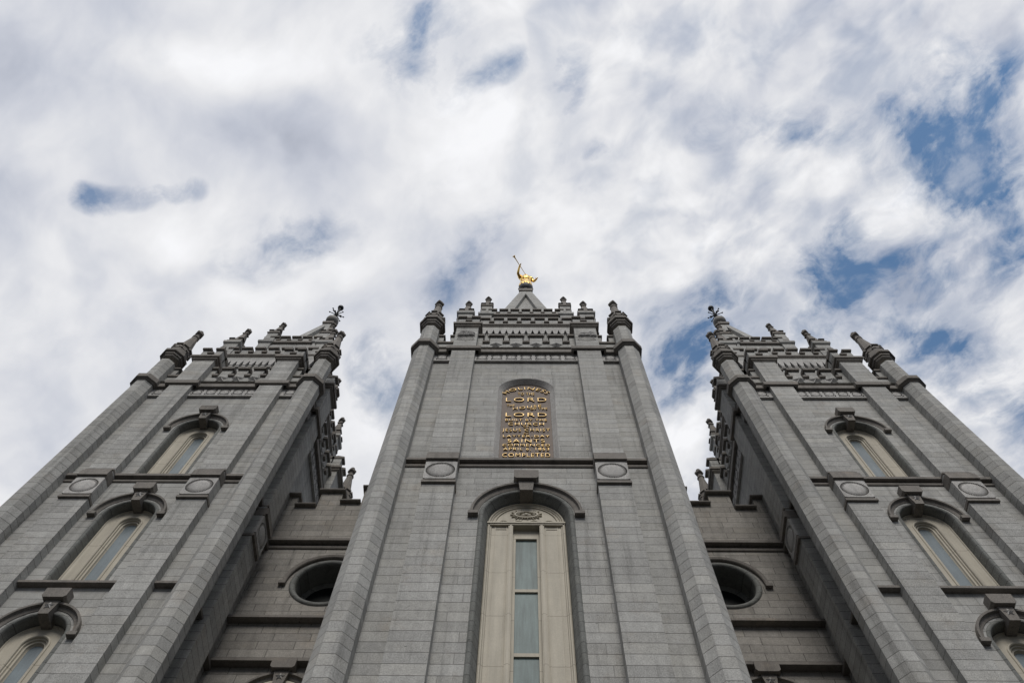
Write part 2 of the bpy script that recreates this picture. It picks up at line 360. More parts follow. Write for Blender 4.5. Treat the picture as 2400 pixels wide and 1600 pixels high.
def tube(mb, pts, radii, n=8, mi=0, smooth=True):
    """pts in world coordinates (z above the eye)"""
    rings = []
    for i, p in enumerate(pts):
        a = Vector(pts[max(i - 1, 0)]); b = Vector(pts[min(i + 1, len(pts) - 1)])
        t = (b - a).normalized(); s = t.orthogonal().normalized(); q_ = t.cross(s)
        if rings:
            s = (pref - t * pref.dot(t)).normalized(); q_ = t.cross(s)
        pref = s
        rr = radii[i] if isinstance(radii, (list, tuple)) else radii
        rings.append([tuple(Vector(p) + (s * math.cos(2 * math.pi * k / n) + q_ * math.sin(2 * math.pi * k / n)) * rr + Vector((0, 0, ZC))) for k in range(n)])
    mb.grid(rings, True, mi, smooth, True, True)

# ------------------------------------------------------------------ ground
g_ = MB(); Gd = lambda u, v, z: (u, v, z)
g_.face([(-4000, -4000, 0), (4000, -4000, 0), (4000, 4000, 0), (-4000, 4000, 0)])
gr_o = g_.build('ground', PAVE); gr_o['kind'] = 'structure'

temple = bpy.data.objects.new('temple', None); temple.location = (0, 19, 0)
temple['label'] = 'grey granite temple with three battlemented towers seen from below'
temple['category'] = 'temple'
put(temple)

# ------------------------------------------------------------------ pieces of stonework
def star_relief(F, u, v, z, r, parent, depth=0.09, name='star_relief'):
    mb = MB(); tip = F(u, v + depth, z)
    pts = [(u + (r if i % 2 == 0 else r * .42) * math.sin(math.pi * i / 5), z + (r if i % 2 == 0 else r * .42) * math.cos(math.pi * i / 5)) for i in range(10)]
    ring = [F(a, v + 0.012, b) for a, b in pts]; back = [F(a, v - 0.01, b) for a, b in pts]
    for i in range(10):
        j = (i + 1) % 10
        mb.face([ring[i], ring[j], tip]); mb.face([back[i], back[j], ring[j], ring[i]])
    return mb.build(name, CARVED, parent)
def finial(cx, cy, z, h, r, parent):
    mb = MB()
    octa_lathe(mb, cx, cy, [(r * .62, z), (r * .80, z + .05 * h), (r * .80, z + .13 * h), (r * .55, z + .17 * h), (r * .46, z + .34 * h), (r * .62, z + .40 * h), (r, z + .47 * h),
                            (r * 1.02, z + .62 * h), (r * .80, z + .70 * h), (r * .50, z + .73 * h), (r * .62, z + .80 * h), (r * .60, z + .90 * h), (r * .25, z + h)])
    for i in range(4):                                             # carved leaves round the bud
        a = i * math.pi / 2
        x, y = cx + math.cos(a) * r * .95, cy + math.sin(a) * r * .95
        octa_lathe(mb, x, y, [(r * .18, z + .44 * h), (r * .34, z + .52 * h), (r * .30, z + .62 * h), (r * .12, z + .66 * h)])
    return mb.build('finial', PLAIN, parent)
def merlon(F, u, wd, v, th, z0, zc, z1, parent, pr=0.12, e=0.05, mi=0):
    mb = MB()
    mb.box(F, u - wd / 2, u + wd / 2, v - th, v, z0, zc)
    c0, c1 = u - wd / 2 - e, u + wd / 2 + e                        # coping with a rounded nose and a sloping back
    h = z1 - zc
    prof = [(-th - .03, zc), (pr * .92, zc), (pr, zc + .15 * h), (pr, zc + .75 * h), (pr * .75, z1), (-th * .5, z1 + .1), (-th - .03, z1)]
    a = [F(c0, v + o, z) for o, z in prof]; b = [F(c1, v + o, z) for o, z in prof]
    mb.grid([a, b], True, 1, False, True, True)
    return mb.build('merlon', [COURSE, PLAIN], parent)
def sill_block(mb, F, c0, c1, v, th, z0, z1, pr=0.12, mi=1):
    h = z1 - z0
    prof = [(-th - .02, z0), (pr * .85, z0), (pr, z0 + .25 * h), (pr * .95, z0 + .7 * h), (pr * .5, z1), (-th - .02, z1 + .05)]
    a = [F(c0, v + o, z) for o, z in prof]; b = [F(c1, v + o, z) for o, z in prof]
    mb.grid([a, b], True, mi, False, True, True)
def parapet(F, u0, u1, v, zb, zl0, zl1, zm0, zm1, pitch, mw, parent, th=0.35, odd=True, cut=None, pr=.12):
    """battlemented wall; returns the wall with its merlons as children"""
    mb = MB(); mb.box(F, u0, u1, v - th, v, zb, zl0)
    ms = []; half = (u1 - u0) / 2; mid = (u0 + u1) / 2
    k = -40
    while k < 41:
        c = mid + (k if odd else k + .5) * pitch
        a, b = max(c - mw / 2, u0), min(c + mw / 2, u1)
        if b - a > 0.10: ms.append((a, b))
        k += 1
    edges = [u0] + [x for m in ms for x in m] + [u1]
    for i in range(0, len(edges), 2):
        if edges[i + 1] - edges[i] > .05: sill_block(mb, F, edges[i], edges[i + 1], v, th, zl0, zl1, pr)
    o = mb.build('parapet', [ASHLAR, PLAIN], parent)
    for a, b in ms: merlon(F, (a + b) / 2, b - a, v, th, zl0, zm0, zm1, o, pr)
    return o
def sunstone(F, u, v, z, r, parent):
    """carved sun: a shallow dome ringed with pointed rays, sunk in a flat panel"""
    mb = MB(); n = 48; dep = .085
    W_, H_ = .522, .56
    out = []
    for i in range(n):                                            # panel with a round hole
        a = 2 * math.pi * i / n; c, s_ = math.cos(a), math.sin(a)
        k = 1 / max(abs(c) / W_, abs(s_) / H_)
        out.append((u + k * c, z + k * s_))
    ho = [(u + r * 1.04 * math.cos(2 * math.pi * i / n), z + r * 1.04 * math.sin(2 * math.pi * i / n)) for i in range(n)]
    mb.grid([[F(a, v, b) for a, b in out], [F(a, v + dep, b) for a, b in out], [F(a, v + dep, b) for a, b in ho], [F(a, v + .004, b) for a, b in ho]], True)
    prof = [(.82, .005), (.82, .07), (.78, .085), (.55, .10), (.3, .108), (.05, .11)]
    mb.grid([[F(u + r * k * math.cos(2 * math.pi * i / n), v + dd, z + r * k * math.sin(2 * math.pi * i / n)) for i in range(n)] for k, dd in prof], True, 0, True, False, True)
    for i in range(n):
        a = 2 * math.pi * i / n; hw = math.pi / n * .60
        p = [(r * .81, a - hw), (r * .81, a + hw), (r * 1.03, a)]
        q_ = [F(u + rr * math.cos(t), v + dep * .95, z + rr * math.sin(t)) for rr, t in p]
        b_ = [F(u + rr * math.cos(t), v + .002, z + rr * math.sin(t)) for rr, t in p]
        mb.grid([b_, q_], True, 0, False, False, True)
    return mb.build('sunstone', CARVED, parent)
def ellipsoid(mb, F, u, v, z, a, b, c, tilt=0.0, n=10):
    rings = []
    for i in range(n + 1):
        t = math.pi * i / n; rr = max(math.sin(t), .02)
        ring = []
        for j in range(14):
            p = 2 * math.pi * j / 14
            x, y, zz_ = a * -math.cos(t), b * rr * math.cos(p), c * rr * math.sin(p)
            ring.append(F(u + x * math.cos(tilt) - zz_ * math.sin(tilt), v + y, z + x * math.sin(tilt) + zz_ * math.cos(tilt)))
        rings.append(ring)
    mb.grid(rings, True, 0, True, True, True)
def cloud_relief(F, u, v, z, parent, flip):
    mb = MB(); rnd = random.Random(3 + flip)
    rows = [(.30, .00, .19), (.30, .19, .18), (.16, .36, .17)] if not flip else [(.34, .0, .17), (.26, .16, .17), (.16, .32, .16)]
    for (hw, dz, c), nb in zip(rows, (3, 3, 3)):
        for k in range(nb):
            t = (k - (nb - 1) / 2) / (nb / 2)
            ellipsoid(mb, F, u + t * (hw + .06) + (.06 if flip else 0), v + .03, z + dz + rnd.uniform(-.05, .05), .17, .11, .105, (.22 if flip else .05) + rnd.uniform(-.12, .12))
    for k in range(13):                                            # rays falling from the cloud
        t = (k - 6) / 6
        a0, a1 = u + t * .30, u + t * .40
        zt, zb_ = z - .02, z - .52 - .12 * (1 - abs(t))
        wv = .008
        mb.box(lambda a, b, c: F(a0 + (a1 - a0) * (c - zt) / (zb_ - zt) + (a - u), b, c), u - wv, u + wv, v - .01, v + .035, zb_, zt)
    return mb.build('cloud_relief', CARVED, parent)

def keystone(F, uc, zs, r, v, parent, zb, zc0, zc1, w0, w1, wc, star=True, pr=.20):
    mb = MB()
    mb.prism(F, [(uc - w0, zb), (uc + w0, zb), (uc + w1, zc0), (uc - w1, zc0)], v - .35, v + pr)
    cap = [(uc - wc * .80, zc0), (uc + wc * .80, zc0), (uc + wc, zc0 + .08), (uc + wc, zc1), (uc - wc, zc1), (uc - wc, zc0 + .08)]
    mb.prism(F, cap, v - .05, v + pr + .12)
    o = mb.build('keystone', PLAIN, parent)
    return o
def hood(F, uc, zs, r0, r1, v, parent):
    mb = MB(); m = (r0 + r1) / 2
    arc_sweep(mb, F, uc, zs, [(r0, v - .02), (r0, v + .02), (r0 + .05, v + .04), (r1 - .10, v + .06), (r1 - .075, v + .15), (r1 - .01, v + .16), (r1, v + .14), (r1, v - .02)], 26, smooth=False)
    for s in (-1, 1):
        a, b = sorted((uc + s * (r0 - .01), uc + s * (r1 + .06)))
        mb.box(F, a, b, v - .02, v + .17, zs - .14, zs + .005)
    return mb.build('hood_mould', PLAIN, parent)
def lancet(F, uc, zs, zb, r, v, zkey, parent):
    """narrow cream framed window in a splayed granite reveal"""
    w_ = MB()
    roll = [(r, v)] + [(r - .065 + .065 * math.cos(t), v - .02 + .055 * math.sin(t)) for t in (0.3, .9, 1.5, 2.2, 2.8)] + [(r - .14, v - .06)]
    arch_sweep(w_, F, uc, zs, zb, roll)
    arch_sweep(w_, F, uc, zs, zb, [(r - .14, v - .06), (r - .145, v - .08), (r - .16, v - .38)])
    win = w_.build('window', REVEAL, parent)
    f = MB(); ro = r - .16; vf = v - .36
    prof = [(ro + .02, vf - .05), (ro, vf + .03), (ro - .02, vf + .05), (ro - .055, vf + .05), (ro - .075, vf + .02), (ro - .10, vf + .01), (ro - .125, vf), (ro - .155, vf),
            (ro - .40, vf), (ro - .415, vf + .03), (ro - .45, vf + .035), (ro - .475, vf + .015), (ro - .485, vf - .04), (ro - .52, vf - .045), (ro - .535, vf - .10), (ro - .59, vf - .105), (ro - .605, vf - .16), (ro - .64, vf - .20)]
    arch_sweep(f, F, uc, zs, zb, prof, smooth=False)
    f.build('frame', CREAM, win)
    p = MB(); arch_fill(p, F, uc, zs, zb, ro - .635, vf - .19); p.build('pane', GLASS, win)
    hood(F, uc, zs, r + .07, r + .27, v, win)
    k = keystone(F, uc, zs, r, v, win, zs + .68, zs + 1.27, zs + 1.68, .15, .215, .36)
    star_relief(F, uc, v + .2, zs + 1.02, .15, win, .07)
    s = MB(); s.box(F, uc - r + .0, uc + r - .0, v - .5, v + .03, zb - .10, zb); s.build('sill', PLAIN, win)
    return win

def turret(cx, cy, parent, ap=0.456):
    mb = MB(); octa_lathe(mb, cx, cy, [(ap, -ZC), (ap, 35.5)]); octa_lathe(mb, cx, cy, [(ap - .055, 35.5), (ap - .055, 38.1)])
    t = mb.build('turret', COURSE, parent)
    c = MB(); octa_lathe(c, cx, cy, [(ap - .02, 35.38), (ap + .03, 35.38), (ap + .04, 35.36), (ap + .06, 35.40), (ap + .11, 35.43), (ap + .16, 35.46), (ap + .165, 35.76), (ap + .12, 35.84), (ap - .06, 36.15)])
    c.build('collar', PLAIN, t)
    a = ap - .055
    c = MB(); octa_lathe(c, cx, cy, [(a - .02, 38.45), (a + .03, 38.50), (a + .05, 38.60), (a + .10, 38.62), (a + .11, 38.78), (a + .19, 38.80), (a + .205, 38.84), (a + .205, 39.00), (a + .06, 39.14), (a + .06, 39.58), (a - .04, 39.58)])
    for i in range(8):                                            # little battlements round the cap
        an = i * math.pi / 4; rr = a + .06
        F = lambda u, v, z, an=an: (cx + math.cos(an) * v - math.sin(an) * u, cy + math.sin(an) * v + math.cos(an) * u, z + ZC)
        c.box(F, -.115, .115, rr - .16, rr, 39.5, 39.92)
        c.box(F, -.15, .15, rr - .19, rr + .07, 39.92, 40.08, 0, .01, .03)
        F2 = lambda u, v, z, an=an: (cx + math.cos(an + math.pi / 8) * v - math.sin(an + math.pi / 8) * u, cy + math.sin(an + math.pi / 8) * v + math.cos(an + math.pi / 8) * u, z + ZC)
        c.box(F2, -.085, .085, rr * A8 - .2, rr * A8 + .03, 39.56, 39.68)
    c.build('battlement_cap', PLAIN, t)
    c = MB(); octa_lathe(c, cx, cy, [(a - .02, 39.5), (a - .03, 39.9), (a - .05, 40.0), (.15, 41.85), (.19, 41.90), (.19, 42.0), (.12, 42.03)]); c.build('cone', PLAIN, t)
    finial(cx, cy, 42.0, .93, .19, t)
    return t
def pinnacle(cx, cy, z0, zm, zp, zc, zt, zf, hw, parent):
    """small square pier: moulding at zm, coping zc, gabled pyramid, finial"""
    mb = MB(); square_lathe(mb, cx, cy, [(hw - .02, z0), (hw - .02, zm), (hw + .08, zm + .10), (hw + .09, zm + .30), (hw + .0, zm + .38), (hw - .05, zm + .40), (hw - .05, zp)])
    p = mb.build('pinnacle', [COURSE], parent)
    c = MB(); h = zc - zp; a = hw - .05
    square_lathe(c, cx, cy, [(a, zp), (a + .06, zp + .04), (a + .07, zp + .2 * h), (a, zp + .25 * h), (a, zp + .45 * h), (a * .8, zp + .45 * h)])
    for k in range(4):
        F = Fr(cx, cy, k)
        for s in (-1, 1):
            c.box(F, s * a * .68 - a * .34, s * a * .68 + a * .34, a * .55, a, zp + .3 * h, zc - .18 * h)
            c.box(F, s * a * .70 - a * .42, s * a * .70 + a * .42, a * .5, a + .07, zc - .18 * h, zc, 0, .0, .03)
        c.box(F, -a * .34, a * .34, a * .6, a + .03, zp + .42 * h, zp + .56 * h)
        c.prism(F, [(-a * .5, zp + .5 * h), (a * .5, zp + .5 * h), (0, zc + .35 * h)], a * .2, a * .8)
    c.build('cap', PLAIN, p)
    c = MB(); square_lathe(c, cx, cy, [(a * .82, zp + .45 * h), (a * .72, zc), (.10, zt), (.15, zt + .03), (.15, zt + .12), (.08, zt + .14)]); c.build('spirelet', PLAIN, p)
    finial(cx, cy, zt + .1, zf - zt - .1, .165, p)
    return p

def tower(cx, Yw, Sx, Sy, pu, kind, faces):
    """kind 'centre' or 'corner'. cx: axis; Yw: plane of the front wall; S: turret offset from the axis"""
    Ya = Yw - .154 + Sy; PW = .52
    body = MB()
    def A0(k): return (Sy if k in (0, 3) else Sx) - .154
    def SU(k): return Sx if k in (0, 3) else Sy
    TOP = 36.3
    LV = dict(centre=[(22.45, 12.0, 1.456, -ZC, 25.6), (31.88, 25.72, 1.16, 25.6, TOP)], corner=[(18.95, 15.3, 1.0, -ZC, 21.2), (25.05, 21.36, 1.0, 21.2, 27.5), (31.60, 27.66, 1.0, 27.5, TOP)])[kind]
    P_ = {}
    for k in range(4):
        F = Fr(cx, Ya, k); v = A0(k); su = SU(k)
        pk = pu if k in (0, 3) else pu + (Sy - Sx) * .8
        P_[k] = pk
        if k == 0:
            inn = pk - PW
            body.rect(F, -su, -inn, v, -ZC, TOP, 1); body.rect(F, inn, su, v, -ZC, TOP, 1)
            for zs, zb, r, z0, z1 in LV: arch_wall(body, F, -inn, inn, z0, z1, 0, r, zb, zs, v, 0)
        else: body.rect(F, -su, su, v, -ZC, TOP, 1 if k in (1, 2) else 0)
    body.face([(cx - Sx, Ya - Sy, TOP + ZC), (cx + Sx, Ya - Sy, TOP + ZC), (cx + Sx, Ya + Sy, TOP + ZC), (cx - Sx, Ya + Sy, TOP + ZC)], 0)
    T = body.build('tower', [ASHLAR, COURSE], temple)
    belt = 25.36 if kind == 'centre' else 27.23
    for sx in (-1, 1):
        for sy in (-1, 1): turret(cx + sx * Sx, Ya + sy * Sy, temple)
    V2 = {k: A0(k) - .80 for k in range(4)}; V3 = {k: V2[k] - 1.03 for k in range(4)}
    for k in faces:
        F = Fr(cx, Ya, k); v = A0(k); su = SU(k) - .40; pk = P_[k]; inn, outr = pk - PW, pk + PW
        # pilasters with their sunstones
        for s in (-1, 1):
            mb = MB(); a, b = sorted((s * inn, s * outr))
            mb.box(F, a, b, v - .02, v + .34, -ZC, 35.5)
            p = mb.build('pilaster', COURSE, temple)
            mb = MB(); zc = belt - .34
            mb.box(F, a - .01, b + .01, v, v + .40, zc + .60, zc + .68)
            mb.box(F, a - .015, b + .015, v + .02, v + .43, zc, zc + .07); mb.box(F, a - .02, b + .02, v + .02, v + .51, zc + .07, zc + .46, 0, .0, .03)
            mb.build('cap', PLAIN, p)
            sunstone(F, (a + b) / 2, v + .338, zc - .56, .46, p)
            mb = MB(); mb.box(F, a - .03, b + .03, v, v + .43, zc - 1.33, zc - 1.20); mb.build('ledge', PLAIN, p)
        # belt course between turrets and pilasters
        mb = MB()
        prof = [(-.02, belt), (.04, belt), (.065, belt + .04), (.065, belt + .11), (.04, belt + .15), (.02, belt + .16), (.02, belt + .23), (.15, belt + .245), (.17, belt + .26), (.17, belt + .40), (.05, belt + .46), (-.02, belt + .47)]
        for a, b in ((-su, -outr), (-inn, inn), (outr, su)): band(mb, F, [(a, v), (b, v)], prof)
        mb.build('belt_course', PLAIN, T)
        if kind == 'corner':
            for zz_ in ((21.0,) if k else (21.0, 14.9)):
                mb = MB()
                prof = [(-.02, zz_ + .05), (.19, zz_ + .05), (.20, zz_ + .06), (.20, zz_ + .16), (.02, zz_ + .24), (-.02, zz_ + .24)]
                for a, b in ((-su, -outr), (-inn, inn), (outr, su)): band(mb, F, [(a, v), (b, v)], prof)
                mb.build('sill_course', PLAIN, T)
        # frieze of roundels under the cornice
        for (a, b, n) in ((-su, -outr, 1), (-inn, inn, 7 if kind == 'centre' else 5), (outr, su, 1)):
            fz = MB(); z0, z1 = 34.73, 35.72; zc = 35.09
            fz.box(F, a, b, v - .02, v + .012, z0, z1)
            fz.box(F, a, b, v, v + .12, z0, z0 + .10); fz.box(F, a, b, v, v + .12, zc + .27, z1)
            step = (b - a) / n
            for i in range(n + 1):
                c = a + i * step; hw = (step - .5) / 2
                l, r_ = max(c - hw, a), min(c + hw, b)
                if r_ - l > .02: fz.box(F, l, r_, v, v + .12, z0 + .10, zc + .27)
            fo = fz.build('frieze', CARVED, temple)
            for i in range(n):
                c = a + (i + .5) * step; rd = MB()
                mm = 28
                for prof in ([(.255, .0), (.255, .11), (.225, .11), (.225, .0)], [(.185, .0), (.185, .11), (.165, .125), (.02, .13)]):
                    rd.grid([[F(c + q_ * math.cos(2 * math.pi * j / mm), v + .008 + dd, zc - .005 + q_ * math.sin(2 * math.pi * j / mm)) for j in range(mm)] for q_, dd in prof], True, 0, False)
                rd.build('roundel', CARVED, fo)
        # main cornice breaking round the pilasters
        mb = MB(); pb = .19
        plan = [(-su, v), (-outr, v), (-outr, v + pb), (-inn, v + pb), (-inn, v), (inn, v), (inn, v + pb), (outr, v + pb), (outr, v), (su, v)]
        plan = plan[::-1]
        prof = [(-.02, 35.95), (.05, 35.92), (.07, 35.78), (.11, 35.72), (.13, 35.60), (.145, 35.42), (.155, 35.40), (.16, 35.46), (.24, 35.47), (.25, 35.49), (.25, 35.77), (.14, 35.86), (-.02, 36.1)]
        band(mb, F, plan, [(-o, z) for o, z in prof])
        mb.build('cornice', PLAIN, T)
        # first parapet between the piers, stars below the merlons
        pitch = .93 if kind == 'centre' else .77
        po = parapet(F, -inn, inn, v, 35.9, 37.14, 37.36, 37.97, 38.16, pitch, pitch * .64, temple, odd=(kind != 'centre'), pr=.12)
        ns = 4 if kind == 'centre' else 3
        for i in range(ns): star_relief(F, (i - (ns - 1) / 2) * pitch, v, 36.88, .31, po, .15)
        for s in (-1, 1):
            a, b = sorted((s * outr, s * su)); parapet(F, a, b, v, 35.9, 37.10, 37.30, 38.0, 38.15, (b - a), .0, temple, pr=.085)
            for e_, wd in ((a + .12, .24), (b - .12, .24)): merlon(F, e_, wd, v, .35, 37.10, 38.0, 38.15, po, .085)
        # battlemented piers over the pilasters
        for s in (-1, 1):
            mb = MB(); a, b = sorted((s * inn, s * outr)); vf = v + .34
            mb.box(F, a, b, v - .62, vf, 35.6, 38.4); mb.box(F, a + .02, b - .02, v - .6, vf - .03, 38.4, 39.35)
            p = mb.build('battlement_pier', COURSE, temple)
            mb = MB()
            pl = [(a, v - .62), (a, vf), (b, vf), (b, v - .62)]
            prof = [(-.02, 38.36), (.03, 38.38), (.05, 38.43), (.09, 38.45), (.10, 38.47), (.10, 38.56), (.165, 38.58), (.175, 38.61), (.175, 38.76), (.11, 38.82), (-.03, 38.90)]
            band(mb, F, pl, prof)
            mb.build('cap', PLAIN, p)
            mw = (b - a) * .34
            for c in (a + mw / 2 + .01, b - mw / 2 - .01):
                merlon(F, c, mw, vf - .03, .5, 39.35, 39.78, 39.95, p, .12, .04)
                merlon(F, c, mw, v - .12, .48, 39.35, 39.78, 39.95, p, .02, .04)
            mb = MB(); sill_block(mb, F, (a + b) / 2 - .16, (a + b) / 2 + .16, vf - .03, .3, 39.28, 39.44, .11, 0); mb.build('crenel_sill', PLAIN, p)
            if kind == 'centre' and k == 0: cloud_relief(F, (a + b) / 2, vf, 37.25, p, s > 0)
        # second stage: corbel table, moulding, parapet
        v2 = V2[k]; h2 = V2[1 if k in (0, 3) else 0]
        mb = MB(); mb.box(F, -h2, h2, v2 - .4, v2, 35.9, 42.0); st = mb.build('upper_stage', ASHLAR, temple)
        cb = MB(); npc = int(2 * (h2 - .35) / .33); st0 = -npc * .33 / 2
        cb.box(F, -h2, h2, v2 - .02, v2 + .15, 40.86, 40.98)
        for i in range(npc + 1):
            c = st0 + i * .33
            cb.prism(F, [(c - .062, 40.28), (c + .062, 40.28), (c + .085, 40.38), (c + .165, 40.865), (c - .165, 40.865), (c - .085, 40.38)], v2 - .02, v2 + .15)
            cb.box(F, c - .085, c + .085, v2 - .01, v2 + .12, 40.14, 40.285)
        cb.build('corbel_table', CARVED, st)
        mb = MB(); band(mb, F, [(h2, v2), (-h2, v2)], [(.02, 41.68), (-.03, 41.70), (-.05, 41.76), (-.06, 41.78), (-.10, 41.80), (-.11, 41.82), (-.11, 41.94), (-.06, 42.06), (.02, 42.1)]); mb.build('moulding', PLAIN, st)
        parapet(F, -h2, h2, v2, 42.0, 42.26, 42.46, 42.80, 43.0, .72, .45, temple, th=.3, pr=.12)
        # third stage
        v3 = V3[k]; h3 = V3[1 if k in (0, 3) else 0]
        mb = MB(); mb.box(F, -h3, h3, v3 - .4, v3, 41.0, 46.6); st = mb.build('upper_stage', ASHLAR, temple)
        mb = MB(); band(mb, F, [(h3, v3), (-h3, v3)], [(.02, 46.30), (-.03, 46.31), (-.05, 46.38), (-.12, 46.40), (-.13, 46.43), (-.13, 46.60), (-.04, 46.66), (.02, 46.7)]); mb.build('moulding', PLAIN, st)
        parapet(F, -h3, h3, v3, 46.6, 46.84, 47.02, 47.36, 47.54, .647, .42, temple, th=.28, pr=.12)
    hx2, hy2, hx3, hy3 = V2[1], V2[0], V3[1], V3[0]
    for sx in (-1, 1):
        for sy in (-1, 1):
            pinnacle(cx + sx * (hx2 - .32), Ya + sy * (hy2 - .32), 41.0, 43.55, 44.0, 44.55, 45.9, 46.85, .40, temple)
            pinnacle(cx + sx * (hx3 - .24), Ya + sy * (hy3 - .24), 45.5, 46.30, 48.05, 48.65, 49.8, 50.65, .36, temple)
    for z, hx, hy in ((41.2, hx2, hy2), (45.6, hx3, hy3)):
        pass
    return Ya, T
def spire(cx, cy, w0, z0, w1, z1, parent):
    mb = MB()
    for k in range(4):
        F = Fr(cx, cy, k)
        def P(t, s, dep=0.0):                                     # t: 0 base..1 top, s: -1..1 across
            ww = w0 + (w1 - w0) * t
            return F(s * ww, ww - dep, z0 + (z1 - z0) * t)
        ta = .92; sb = .66
        apex = P(ta, 0); la, ra = P(0, -sb), P(0, sb)
        mb.face([P(0, -1), la, apex, P(1, 0), P(1, -1)]); mb.face([ra, P(0, 1), P(1, 1), P(1, 0), apex])
        D = .24
        lb, rb, ab = P(0, -sb, D), P(0, sb, D), P(ta - .02, 0, D)
        mb.face([la, lb, ab, apex]); mb.face([rb, ra, apex, ab]); mb.face([lb, rb, ab])
    return mb.build('spire', COURSE, parent)

# ------------------------------------------------------------------ the three towers
CX0 = 0.05
Ya0, T0 = tower(CX0, 14.04, 4.53, 4.53, 2.79, 'centre', (0, 1, 2))
YaL, TL = tower(-13.58, 15.76, 3.80, 4.114, 2.06, 'corner', (0, 1, 2))
YaR, TR = tower(13.60, 15.76, 3.80, 4.114, 2.06, 'corner', (0, 1, 2))

sp = spire(CX0, Ya0, 2.05, 46.4, .40, 58.2, temple)
mb = MB(); square_lathe(mb, CX0, Ya0, [(.38, 58.18), (.47, 58.25), (.48, 58.30), (.48, 58.72), (.40, 58.80), (.1, 58.85)]); mb.build('capstone', PLAIN, sp)
mb = MB(); lathe(mb, CX0, Ya0, [(.24, 58.8), (.2, 59.1), (.28, 59.55)]); ball(mb, (CX0, Ya0, 60.0), .535); mb.build('spire_ball', BALL, sp)
for cx, ya in ((-13.58, YaL), (13.60, YaR)):
    sp = spire(cx, ya, 1.62, 46.4, .28, 55.2, temple)
    mb = MB(); square_lathe(mb, cx, ya, [(.26, 55.18), (.36, 55.24), (.38, 55.28), (.38, 55.55), (.3, 55.62), (.1, 55.66)]); mb.build('capstone', PLAIN, sp)
    mb = MB(); lathe(mb, cx, ya, [(.2, 55.6), (.17, 55.9), (.22, 56.25)]); ball(mb, (cx, ya, 56.55), .45); mb.build('spire_ball', PALEBALL, sp)
    mb = MB()                                                     # iron ornament with spokes and a ball
    lathe(mb, cx, ya, [(.10, 56.95), (.10, 57.1), (.04, 57.2), (.04, 57.75), (.12, 57.8), (.14, 58.0), (.12, 58.2), (.06, 58.3), (.045, 59.2), (.10, 59.25), (.05, 59.3)], 10)
    ball(mb, (cx, ya, 59.55), .22, 10)
    lathe(mb, cx, ya, [(.05, 59.75), (.02, 60.0)], 8)
    rnd = random.Random(5)
    for i in range(16):
        a = i * math.pi / 8; el = (-.55, .1, .6, 0.0)[i % 4]
        dv = Vector((math.cos(a) * math.cos(el), math.sin(a) * math.cos(el), math.sin(el)))
        p0 = Vector((cx, ya, 58.0)); L_ = .52 if i % 2 else .42
        tube(mb, [tuple(p0), tuple(p0 + dv * L_)], [.035, .025], 6)
        ball(mb, tuple(p0 + dv * L_), .06, 4)
    mb.build('iron_finial', IRON, sp)

# ------------------------------------------------------------------ windows of the corner towers
for cx, ya in ((-13.58, YaL), (13.60, YaR)):
    F = Fr(cx, ya, 0); v = 4.114 - .154
    for zs, zb in ((18.95, 15.3), (25.05, 21.36), (31.60, 27.66)):
        lancet(F, 0, zs, zb, 1.0, v, None, temple)

# ------------------------------------------------------------------ tall window of the centre tower
F = Fr(CX0, Ya0, 0); v = 4.53 - .154
zs, zb, r = 22.45, 12.0, 1.456
mb = MB()
arch_sweep(mb, F, 0, zs, zb, [(r, v)] + [(r - .08 + .08 * math.cos(t), v - .02 + .07 * math.sin(t)) for t in (.3, .9, 1.5, 2.2, 2.8)] + [(r - .17, v - .07)])
arch_sweep(mb, F, 0, zs, zb, [(r - .17, v - .07), (r - .19, v - .09), (r - .275, v - .36)])
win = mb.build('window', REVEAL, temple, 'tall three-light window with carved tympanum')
hood(F, 0, zs, 1.475, 1.715, v, win)
keystone(F, 0, zs, r, v, win, 23.6, 24.15, 24.65, .20, .255, .40)
vf = v - .34; ro = 1.175
f = MB()
arch_sweep(f, F, 0, zs, zb, [(ro + .02, vf - .05), (ro, vf + .03), (ro - .03, vf + .05), (ro - .06, vf + .05), (ro - .08, vf + .01), (ro - .11, vf), (ro - .125, vf - .03)], smooth=False)
i_ = ro - .125
for s in (-1, 1):
    a, b = sorted((s * .54, s * i_)); f.rect(F, a, b, vf - .03, zb, 22.35)                      # side panels
    a, b = sorted((s * .62, s * .64)); 
    for c0, c1, pv in ((.40, .54, .03), (.43, .50, .06), (.58, .60, -.012), (.93, .95, -.012)):
        a, b = sorted((s * c0, s * c1)); f.box(F, a, b, vf - .30, vf + pv, zb, 22.33)
    a, b = sorted((s * .60, s * .93)); f.box(F, a, b, vf - .1, vf - .012, 22.20, 22.23)
f.box(F, -ro, ro, vf - .2, vf + .05, 22.36, 22.42); f.box(F, -ro - .015, ro + .015, vf - .2, vf + .08, 22.42, 22.49)
f.box(F, -.40, .40, vf - .3, vf - .17, 21.93, 22.36)                                            # head of the light
for s in (-1, 1):
    a, b = sorted((s * .315, s * .40)); f.box(F, a, b, vf - .28, vf - .17, zb, 21.93)
for z in (19.47, 16.94, 14.41): f.box(F, -.315, .315, vf - .28, vf - .19, z - .06, z + .06)
f.build('frame', CREAM, win)
for z0, z1 in ((19.53, 21.93), (17.0, 19.41), (14.47, 16.88), (12.0, 14.35)):
    p = MB(); p.rect(F, -.315, .315, vf - .24, z0, z1); p.build('pane', FROST, win)
t = MB(); arch_fill(t, F, 0, zs + .03, zs + .04, i_ + .005, vf - .03)
arc_sweep(t, F, 0, zs + .03, [(i_ - .10, vf - .04), (i_ - .10, vf), (i_ - .07, vf + .01), (i_ - .05, vf - .04)], 24)
